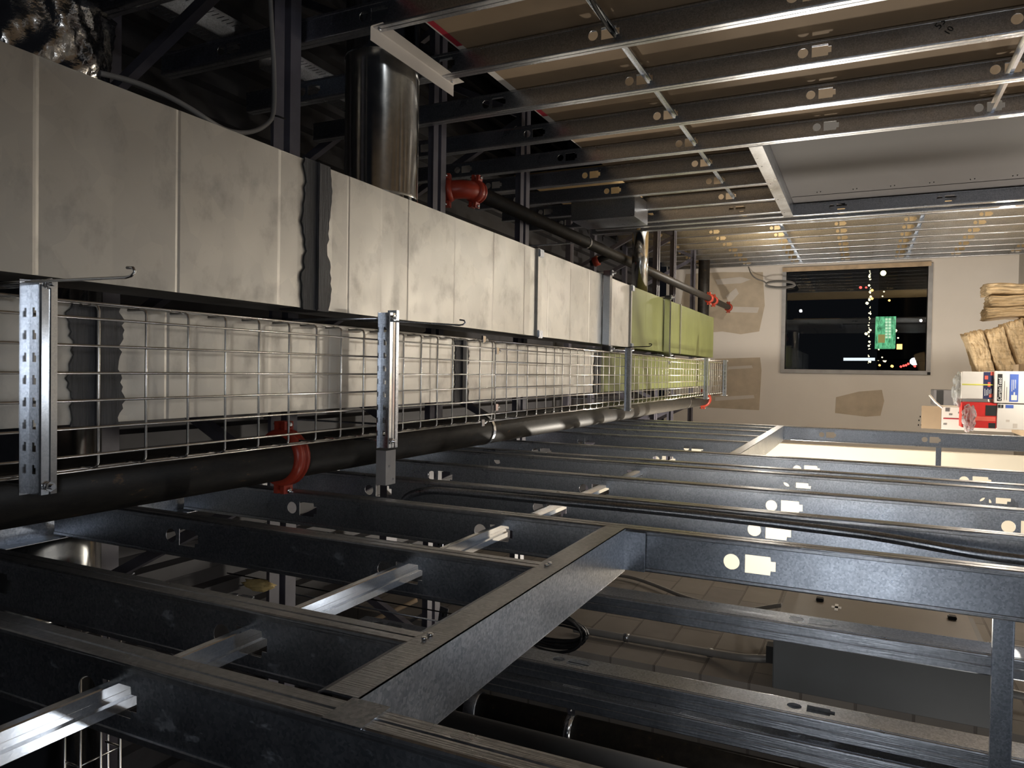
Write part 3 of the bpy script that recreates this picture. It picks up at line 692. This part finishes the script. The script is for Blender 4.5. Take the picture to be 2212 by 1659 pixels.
cable('wall_conduit', 'grey conduit on the block wall running down to the electrical cabinet bottom corner', 'conduit', [at(1240, 1358, X=XB), at(1330, 1374, X=XB), at(1450, 1395, X=XB), at(1540, 1411, X=XB), at(1600, 1421, X=XB + .03), at(1640, 1423, X=XB + .04), at(1676, 1424, X=XB + .05)], .017, 'conduit_grey', 14, None, 'tube')
wc = bpy.data.objects['wall_conduit']
for a, b in ((1354, 1378), (1534, 1410)):
    p = at(a, b, X=XB); MB().lathe([(-.012, .020), (.012, .020)], p, at(a + 20, b + 4, X=XB) - p, 14).build('strap', 'galvanized_steel', wc)
cable('wall_conduit', 'thin bending conduit on the block wall entering the top of the electrical cabinet', 'conduit', [at(1320, 1240, X=XB), at(1370, 1248, X=XB), at(1420, 1266, X=XB), at(1480, 1291, X=XB), at(1530, 1303, X=XB), at(1580, 1311, X=XB), at(1615, 1319, X=XB), at(1650, 1313, X=XB + .06), at(1690, 1307, X=XB + .1)], .011, 'conduit_grey', 12, None, 'tube')
cable('wall_conduit', 'short thin conduit just below the bending one at the cabinet top', 'conduit', [at(1590, 1338, X=XB), at(1630, 1334, X=XB + .03), at(1685, 1330, X=XB + .12)], .011, 'conduit_grey', 12, None, 'tube')
cable('wall_conduit', 'pair-like conduit leaving the underside of the electrical cabinet, upper one', 'conduit', [at(2135, 1393, X=-1.12), at(2180, 1399, X=-1.12), at(2240, 1407, X=-1.12)], .014, 'conduit_grey', 12, None, 'tube')
cable('wall_conduit', 'conduit leaving the underside of the electrical cabinet, lower one', 'conduit', [at(2140, 1485, Y=3.3), at(2180, 1497, Y=3.3), at(2240, 1510, Y=3.3)], .016, 'conduit_grey', 12, None, 'tube')
cable('side_conduit', 'thin brass coloured rod seen between the near left studs', 'conduit', [at(765, 1360, Y=2.9), at(900, 1296, Y=3.2)], .012, 'wood', 10, None, 'tube')
cable('side_cable', 'slack grey cable seen between the near left studs', 'cable', [at(815, 1362, Y=2.9), at(870, 1350, Y=2.9), at(910, 1330, Y=2.9), at(945, 1305, Y=2.9)], .008, 'conduit_grey', 8)

# ------------------------------------------------------------------ roof joists
def joist(label, y, w_, z, x0=-3.2, x1=3.0, diag=()):
    t_ = thing('roof_joist', label, 'joist', P(0, y + w_ / 2, z), 'steel roof joists')
    a = w_ * .38
    MB().sheet([(a, .0), (0, 0)][::-1] if False else [(0, 0), (a, 0), (a, .05)], .004, P(x0, y, z), ey, ez, Vector((x1 - x0, 0, 0))).build('chord_angle', 'joist_paint', t_)
    MB().sheet([(w_, 0), (w_ - a, 0), (w_ - a, .05)], .004, P(x0, y, z), ey, ez, Vector((x1 - x0, 0, 0))).build('chord_angle', 'joist_paint', t_)
    MB().box(x0, x1, y, y + w_, z + .85, z + .90).build('top_chord', 'joist_paint', t_)
    x = x0 + .2; k = 0
    while x < x1 - .6:
        p_, q_ = P(x, y + w_ / 2, z + .02), P(x + .42, y + w_ / 2, z + .86)
        if k % 2: p_, q_ = P(x, y + w_ / 2, z + .86), P(x + .42, y + w_ / 2, z + .02)
        MB().beam(p_, q_, .035, .035, ey).build('web_member', 'joist_paint', t_)
        x += .44; k += 1
joist('grey bar joist crossing behind the cable tie, most visible upper left one', 1.718, .112, 1.645)
joist('dark bar joist left of the most visible one, above the foil wrapped duct', 1.28 - .66, .11, 2.45)
joist('dim bar joist seen right of the bright round duct', 2.76, .10, 1.72)
joist('dim bar joist above the red pipe elbow', 3.62, .11, 1.70)
joist('bar joist in the end room, nearer of two', 6.62, .09, 1.72)
joist('bar joist in the end room, second of two', 7.40, .08, 1.75)
joist('thin bar joist close to the end wall', 8.9, .07, 1.86)

# ------------------------------------------------------------------ left room: block walls, cabinet, pipes
struct(MB().box(-3.6, -1.30, 3.20, 4.75, -1.65, 2.6).build('wall_left', 'block_wall', None, (0, 0, H)))
t = thing('electrical_cabinet', 'grey electrical cabinet on the block wall behind the left partition', 'cabinet', P(-1.16, 3.45, -.455))
MB().box(-1.297, -1.045, 3.19, 3.74, -.455, .312, .004).build('body', 'panel_grey', t)
MB().box(-1.045, -1.030, 3.20, 3.71, -.43, .305, .003).build('cover', 'panel_cover', t)
for z in (.16, -.36): MB().box(-1.03, -1.015, 3.60, 3.635, z - .02, z + .012, .003).build('latch', 'black_plastic', t)
MB().box(-1.03, -1.0285, 3.535, 3.565, .065, .105).box(-1.03, -1.0285, 3.50, 3.60, .078, .092).build('logo_mark', 'white_paint', t)
MB().box(-1.2, -1.13, 3.20, 3.26, .312, .34).build('conduit_fitting', 'black_plastic', t)
t = thing('drain_pipe', 'thick black pipe strapped upright to the block wall at the bottom', 'pipe', P(-1.60, 3.06, -1.65))
MB().tube([P(-1.605, 3.06, -1.65), P(-1.605, 3.06, 1.70)], .066, 24).build('pipe', 'black_pipe', t)
MB().lathe([(0, .070), (.003, .073), (.06, .073), (.063, .070)], P(-1.605, 3.06, 1.60), ez, 24).build('band', 'galvanized_steel', t)
t = thing('pipe_clamp', 'bright metal strap clamp on the black pipe at the block wall', 'clamp', P(-1.56, 3.03, 1.13))
MB().lathe([(0, .068), (.0, .0705), (.035, .0705), (.035, .068)], P(-1.605, 3.06, 1.125), ez, 24).build('strap', 'bright_zinc', t)
MB().box(-1.535, -1.45, 3.05, 3.054, 1.125, 1.16).build('tail', 'bright_zinc', t)
MB().lathe([(0, .006), (.006, .006), (.012, .003)], P(-1.51, 3.048, 1.142), -ey, 8).build('bolt', 'bright_zinc', t)
t = thing('round_column', 'smooth dark grey column in the left room at the bottom of the picture', 'column', P(-1.33, 2.35, -1.65))
MB().tube([P(-1.335, 2.35, -1.65), P(-1.335, 2.35, 1.75)], .062, 24).build('shaft', 'grey_column', t)
# wire tray standing in the left room
t = thing('basket_tray', 'second wire basket tray high in the left room at the lower left', 'cable tray', P(-1.1, 1.12, 1.62), 'wire basket trays')
for dy, dz in ((0, 0), (.05, 0), (.1, 0), (-.004, .05), (.104, .05)):
    MB().tube([P(-.60, 1.08 + dy, 1.60 + dz), P(-2.0, 1.08 + dy, 1.60 + dz)], .0028, 7).build('long_wire', 'wire_zinc', t)
for k in range(13):
    x = -.62 - .1016 * k; MB().tube([P(x, 1.078, 1.655), P(x, 1.078, 1.602), P(x, 1.182, 1.602), P(x, 1.182, 1.655)], .0028, 7).build('cross_wire', 'wire_zinc', t)
def slot_strut(label, px0, py0, px1, py1, y):
    a, b = at(px0, py0, Y=y), at(px1, py1, Y=y)
    t_ = thing('slotted_strut', label, 'strut', a, 'slotted struts in the left room')
    MB().beam(a, b, .041, .004, ey).build('strut', 'galvanized_steel', t_)
    MB().tube([(a + b) / 2, Vector(((a.x + b.x) / 2, y, 2.76 + H))], .004, 8).build('hanger_rod', 'galvanized_steel', t_)
    d = b - a
    for k in range(3): MB().beam(a + d * (.2 + .3 * k), a + d * (.32 + .3 * k), .008, .0046, ey).build('slot', 'black_plastic', t_)
slot_strut('slotted strut in the left room beside the shiny channel, upper one', 948, 1168, 948, 1200, 2.7)
slot_strut('slotted strut in the left room beside the shiny channel, lower one', 960, 1312, 950, 1375, 2.7)
for (px, py0, py1), lb in (((838, 1150, 1205), 'short bright hanger rod between the near studs, left one'), ((1085, 1190, 1240), 'short bright hanger rod between the near studs, right one')):
    tag(MB().tube([Vector((at(px, py1, Y=2.9).x, 2.9, 2.76 + H)), at(px + 6, py1, Y=2.9)], .011, 10).build('hanger_rod', 'galvanized_steel'), lb, 'rod')
fo = MB(); r_ = bmesh.ops.create_icosphere(fo.bm, subdivisions=3, radius=1)
c0 = at(560, 1263, Y=1.712)
for v in r_['verts']: v.co = c0 + Vector((v.co.x * .016, v.co.y * .03, v.co.z * .055)) * (1 + .28 * math.sin(9 * v.co.x + 4 * v.co.z) * math.cos(7 * v.co.y))
for f in fo.bm.faces: f.smooth = True
tag(fo.build('foam_lump', 'spray_foam'), 'yellow lump of spray foam glimpsed between the near left studs', 'foam')

# ------------------------------------------------------------------ end room: insulation and boxes
def batt(label, p, layers, thick, dep, long_, flat, tilt, rot):
    "bundle of batts: each batt is thick/layers through, stood on edge or laid flat"
    t_ = thing('insulation_bundle', label, 'insulation', p, 'insulation bundles by the window wall')
    rg = random.Random(len(label)); w0 = thick / layers
    for k in range(layers):
        m_ = MB(); bmesh.ops.create_cube(m_.bm, size=1)
        bmesh.ops.subdivide_edges(m_.bm, edges=m_.bm.edges[:], cuts=11, use_grid_fill=True)
        sh = rg.uniform(-.02, .02); lw = long_ * rg.uniform(.92, 1.03)
        for v in m_.bm.verts:
            a = v.co.x * w0 * (1.0 - .22 * abs(v.co.y * 2) ** 4) + (k - (layers - 1) / 2) * w0; d = v.co.y * dep + sh; l_ = v.co.z * lw + sh
            a += math.sin(l_ * 13 + k * 2) * .006 + rg.uniform(-.004, .004); d += rg.uniform(-.012, .012); l_ += rg.uniform(-.012, .012)
            q = Vector((l_, d, a)) if flat else Vector((a, d, l_ + long_ / 2))
            if flat: q = Matrix.Rotation(tilt, 3, 'Y') @ q + Vector((0, 0, thick / 2))
            v.co = p + Matrix.Rotation(rot, 3, 'Z') @ q
        for f in m_.bm.faces: f.smooth = True
        m_.build('batt', 'insulation', t_)
batt('upright bundle of yellow insulation batts nearer the right wall', P(.655, 7.55, -1.65), 3, .30, .36, .735, False, 0, 0)
batt('slumped stack of yellow insulation batts left of the upright bundle', P(.295, 7.30, -1.65), 6, .86, .34, .39, True, -.30, -.05)

def carton(name, label, x0, x1, y0, y1, z0, z1, mat, cat='box', bev=.003):
    t_ = thing(name, label, cat, P((x0 + x1) / 2, (y0 + y1) / 2, z0), 'boxes stacked in the end room')
    MB().box(x0, x1, y0, y1, z0, z1, bev).build('carton', mat, t_); return t_
YB = 6.0
cr = thing('storage_crate', 'plain crate under the stacked boxes in the end room', 'crate', P(-.13, 6.2, -1.65))
MB().box(-.40, .10, YB, 6.5, -1.65, -1.00).build('crate', 'brown_card', cr)
A = carton('joint_compound_box', 'white box with a black name label and a blue label, resting on the crate', -.172, .048, YB, 6.26, -1.0, -.815, 'white_card')
fy_ = YB - .0008
def lab(t_, name, x0, x1, z0, z1, mat, y=fy_): MB().box(x0, x1, y - .0008, y + .001, z0, z1).build(name, mat, t_)
lab(A, 'black_label', -.158, .028, -.862, -.835, 'label_black')
lab(A, 'blue_label', -.160, .028, -.955, -.905, 'label_blue')
text('box_lettering', 'CertainTeed', .030, P(-.152, fy_ - .0012, -.858), ex, ez, 'white_paint', A, .0004)
for k, z in enumerate((-.875, -.888)): lab(A, 'small_print', -.15, -.02 - .04 * k, z - .003, z, 'ink_grey')
for k, z in enumerate((-.916, -.926, -.936)): lab(A, 'small_print', -.09 + .01 * k, -.01, z - .003, z, 'white_paint', fy_ - .001)
lab(A, 'trowel_picture', -.150, -.115, -.948, -.915, 'white_card', fy_ - .001); lab(A, 'trowel_picture', -.115, -.095, -.936, -.928, 'white_card', fy_ - .001)
Bx = carton('fastener_box', 'white and navy box strapped with yellow tape, resting on the white labelled box', -.148, .042, YB + .02, 6.2, -.814, -.625, 'white_card')
yb = YB + .0192
lab(Bx, 'navy_label', -.146, .040, -.812, -.755, 'label_navy', yb)
for x, z in ((.005, -.772), (-.12, -.800), (.033, -.806)): lab(Bx, 'orange_mark', x - .016, x + .010, z - .009, z + .011, 'label_orange', yb - .0012)
lab(Bx, 'orange_mark', -.062, -.030, -.796, -.780, 'label_orange', yb - .0012)
for k in range(5): lab(Bx, 'small_print', -.125 + .002 * k, -.075 - .008 * (k % 2), -.765 - .009 * k, -.762 - .009 * k, 'white_paint', yb - .0012)
lab(Bx, 'yellow_strap', -.052, -.044, -.812, -.627, 'yellow_strap', yb - .002)
C = carton('joint_compound_box', 'white box with label bands on its top edge, lower left of the text box', -.352, -.178, YB, 6.24, -1.0, -.838, 'white_card')
MB().box(-.345, -.185, YB + .03, YB + .10, -.838, -.8372).build('black_label', 'label_black', C); MB().box(-.345, -.185, YB + .13, YB + .22, -.838, -.8372).build('blue_label', 'label_blue', C)
lab(C, 'black_label', -.205, -.183, -.872, -.842, 'label_black'); lab(C, 'blue_label', -.205, -.183, -.93, -.885, 'label_blue')
text('box_lettering', 'CertainTeed', .010, P(-.2045, fy_ - .0012, -.86), ex, ez, 'white_paint', C, .0003)
lab(C, 'picture', -.30, -.285, -.91, -.89, 'fresh_compound'); lab(C, 'picture', -.34, -.31, -.955, -.93, 'fresh_compound')
D = carton('tool_box', 'glossy red and black package on the lower white box', -.350, -.172, YB + .01, 6.18, -.837, -.63, 'label_red')
yd = YB + .0092
lab(D, 'black_panel', -.262, -.190, -.835, -.77, 'label_black', yd); lab(D, 'red_band', -.30, -.27, -.83, -.70, 'label_orange', yd); lab(D, 'black_panel', -.348, -.312, -.83, -.79, 'label_black', yd)
E_ = carton('cardboard_box', 'open pale cardboard box with a thin red stripe behind the left partition end', -.40, -.225, 6.5, 6.8, -1.65, -.545, 'white_card')
lab(E_, 'red_stripe', -.320, -.312, -.70, -.560, 'red_tape', 6.4992)
MB().hexa([P(-.40, 6.5, -.545), P(-.225, 6.5, -.545), P(-.225, 6.503, -.545), P(-.40, 6.503, -.545), P(-.40, 6.53, -.415), P(-.225, 6.53, -.415), P(-.225, 6.533, -.415), P(-.40, 6.533, -.415)]).build('flap', 'brown_card', E_)
lab(E_, 'printed_mark', -.262, -.235, -.60, -.572, 'dark_card', 6.4992)
for x, z in ((-.285, -.60), (-.27, -.66), (-.36, -.565)): lab(E_, 'printed_mark', x - .005, x + .007, z - .018, z + .004, 'ink_grey', 6.4992)
Fx = carton('grey_box', 'dark grey box behind the open pale cardboard box', -.235, -.105, 7.0, 7.3, -1.65, -.53, 'dark_card')
lab(Fx, 'black_label', -.23, -.11, -.60, -.55, 'label_black', 6.9992)
sc = MB(); sc.tube([at(2008, 853, Y=6.45), at(2020, 868, Y=6.45), at(2036, 881, Y=6.45)], .008, 8)
tag(sc.build('cardboard_strip', 'white_card'), 'loose pale strip leaning out of the open cardboard box', 'strip')
def bag(label, px, py, rx, ry, y, seed):
    m_ = MB(); rg = random.Random(seed); r2 = bmesh.ops.create_icosphere(m_.bm, subdivisions=3, radius=1); c = at(px, py, Y=y); k_ = y * 1.05 / F
    for v in r2['verts']: v.co = c + Vector((v.co.x * ry * k_, v.co.y * .07, v.co.z * rx * k_)) * rg.uniform(.72, 1.12)
    tag(m_.build('plastic_bag', 'clear_plastic'), label, 'bag')
bag('clear crumpled plastic bag beside the strapped white and navy box', 2070, 842, 10, 30, 6.12, 2)
bag('clear crumpled plastic bag between the pale box and the red package', 2093, 902, 11, 26, 5.97, 4)

# ------------------------------------------------------------------ night outside the window
tag(MB().box(-150, 200, 12, 900, -13.2, -13).build('street_ground', 'night_ground'), 'dark ground far below outside the window', 'ground', None, 'structure')
def lights(name, label, mat, spots, r0):
    m_ = MB()
    for px, py, y, s in spots:
        r2 = bmesh.ops.create_icosphere(m_.bm, subdivisions=1, radius=r0 * s * y / 300); c = at(px, py, Y=y)
        for v in r2['verts']: v.co += c
    o = m_.build(name, mat); tag(o, label, 'city lights', None, 'stuff')
rl = random.Random(11)
sp = [(1880 - (y - 585) * .014 + rl.uniform(-2.2, 2.2), y, 300, rl.choice((.35, .5, .6, .9, 1.3))) for y in [585 + 200 * rl.random() for _ in range(58)]]
sp += [(1898 + 12 * rl.random(), y, 250, .9) for y in (640, 630, 755, 772)] + [(1903, 714, 200, 1.6), (1934, 714, 160, 2.0), (1911, 779, 200, 2.0), (1873, 655, 300, 1.8), (1871, 721, 300, 1.8), (1897, 777, 200, 1.3), (1940, 730, 200, 1)]
lights('city_lights', 'row of distant white street lights along the horizon outside the window', 'light_white', sp, .34)
lights('city_lights', 'small red lights outside at the lower end of the window', 'light_red', [(1946, 792, 150, 1.2), (1952, 790, 150, 1.2), (1957, 789, 150, 1.2), (1962, 786, 150, 1.2), (1976, 791, 150, 1.2), (1859, 621, 300, 1.4), (1871, 621, 300, 1)], .38)
lights('city_lights', 'small orange lights among the distant street lights outside', 'light_orange', [(1884, 627, 300, 1.4), (1883, 645, 300, 1.4), (1921, 649, 300, 1.2), (1884, 562 + 83, 300, 1.3), (1927, 791, 200, 1.6), (1900, 789, 200, 1.2)], .36)
sg = thing('street_lamp', 'bright yellow green street lamp outside near the window top', 'lamp', at(1908, 590, Y=60))
r2m = MB(); r2 = bmesh.ops.create_icosphere(r2m.bm, subdivisions=2, radius=.19); c = at(1908, 590, Y=60)
for v in r2['verts']: v.co = v.co * 1.0 + c
r2m.build('lamp_head', 'light_yellow', sg)
MB().beam(at(1910, 597, Y=60), at(2005, 594, Y=60), .12, .12).build('pole', 'lamp_pole', sg)
gs = thing('lit_building', 'green lit building with rows of bright windows seen through the window', 'building', at(1935, 715, Y=140))
a_, b_ = at(1892, 684, Y=140), at(1934, 752, Y=140)
MB().box(b_.x, a_.x, 140, 144, b_.z - H, a_.z - H).build('facade', 'sign_green', gs)
for px in (1915, 1922):
    for k in range(7):
        p = at(px, 690 + 6.4 * k, Y=139.9); MB().box(p.x - .18, p.x + .18, 139.8, 139.95, p.z - H - .18, p.z - H + .18).build('window', 'sign_window', gs)
MB().box(at(1905, 740, Y=139).x, at(1905, 722, Y=139).x, 139.7, 139.95, at(1912, 730, Y=139).z - H, at(1897, 730, Y=139).z - H).build('gold_sign', 'sign_gold', gs)
p = at(1943, 750, Y=120)
tag(MB().box(p.x - .3, p.x + .45, 120, 120.3, p.z - H - .35, p.z - H + .35).build('lit_shop_sign', 'light_orange'), 'small orange lit sign outside below the green building', 'sign')

a_, b_ = at(1822, 776, Y=90), at(1890, 776, Y=90)
tag(MB().tube([a_, b_], .16, 8).build('lit_tube', 'cool_tube'), 'thin upright white light strip outside near the lower edge of the window', 'sign')  # glowing white tube set outside the pane
MB().beam(Vector((a_.x, 90, min(a_.z, b_.z))), Vector((a_.x, 90, -13 + H)), .2, .2).build('pole', 'lamp_pole', bpy.data.objects['lit_tube'])
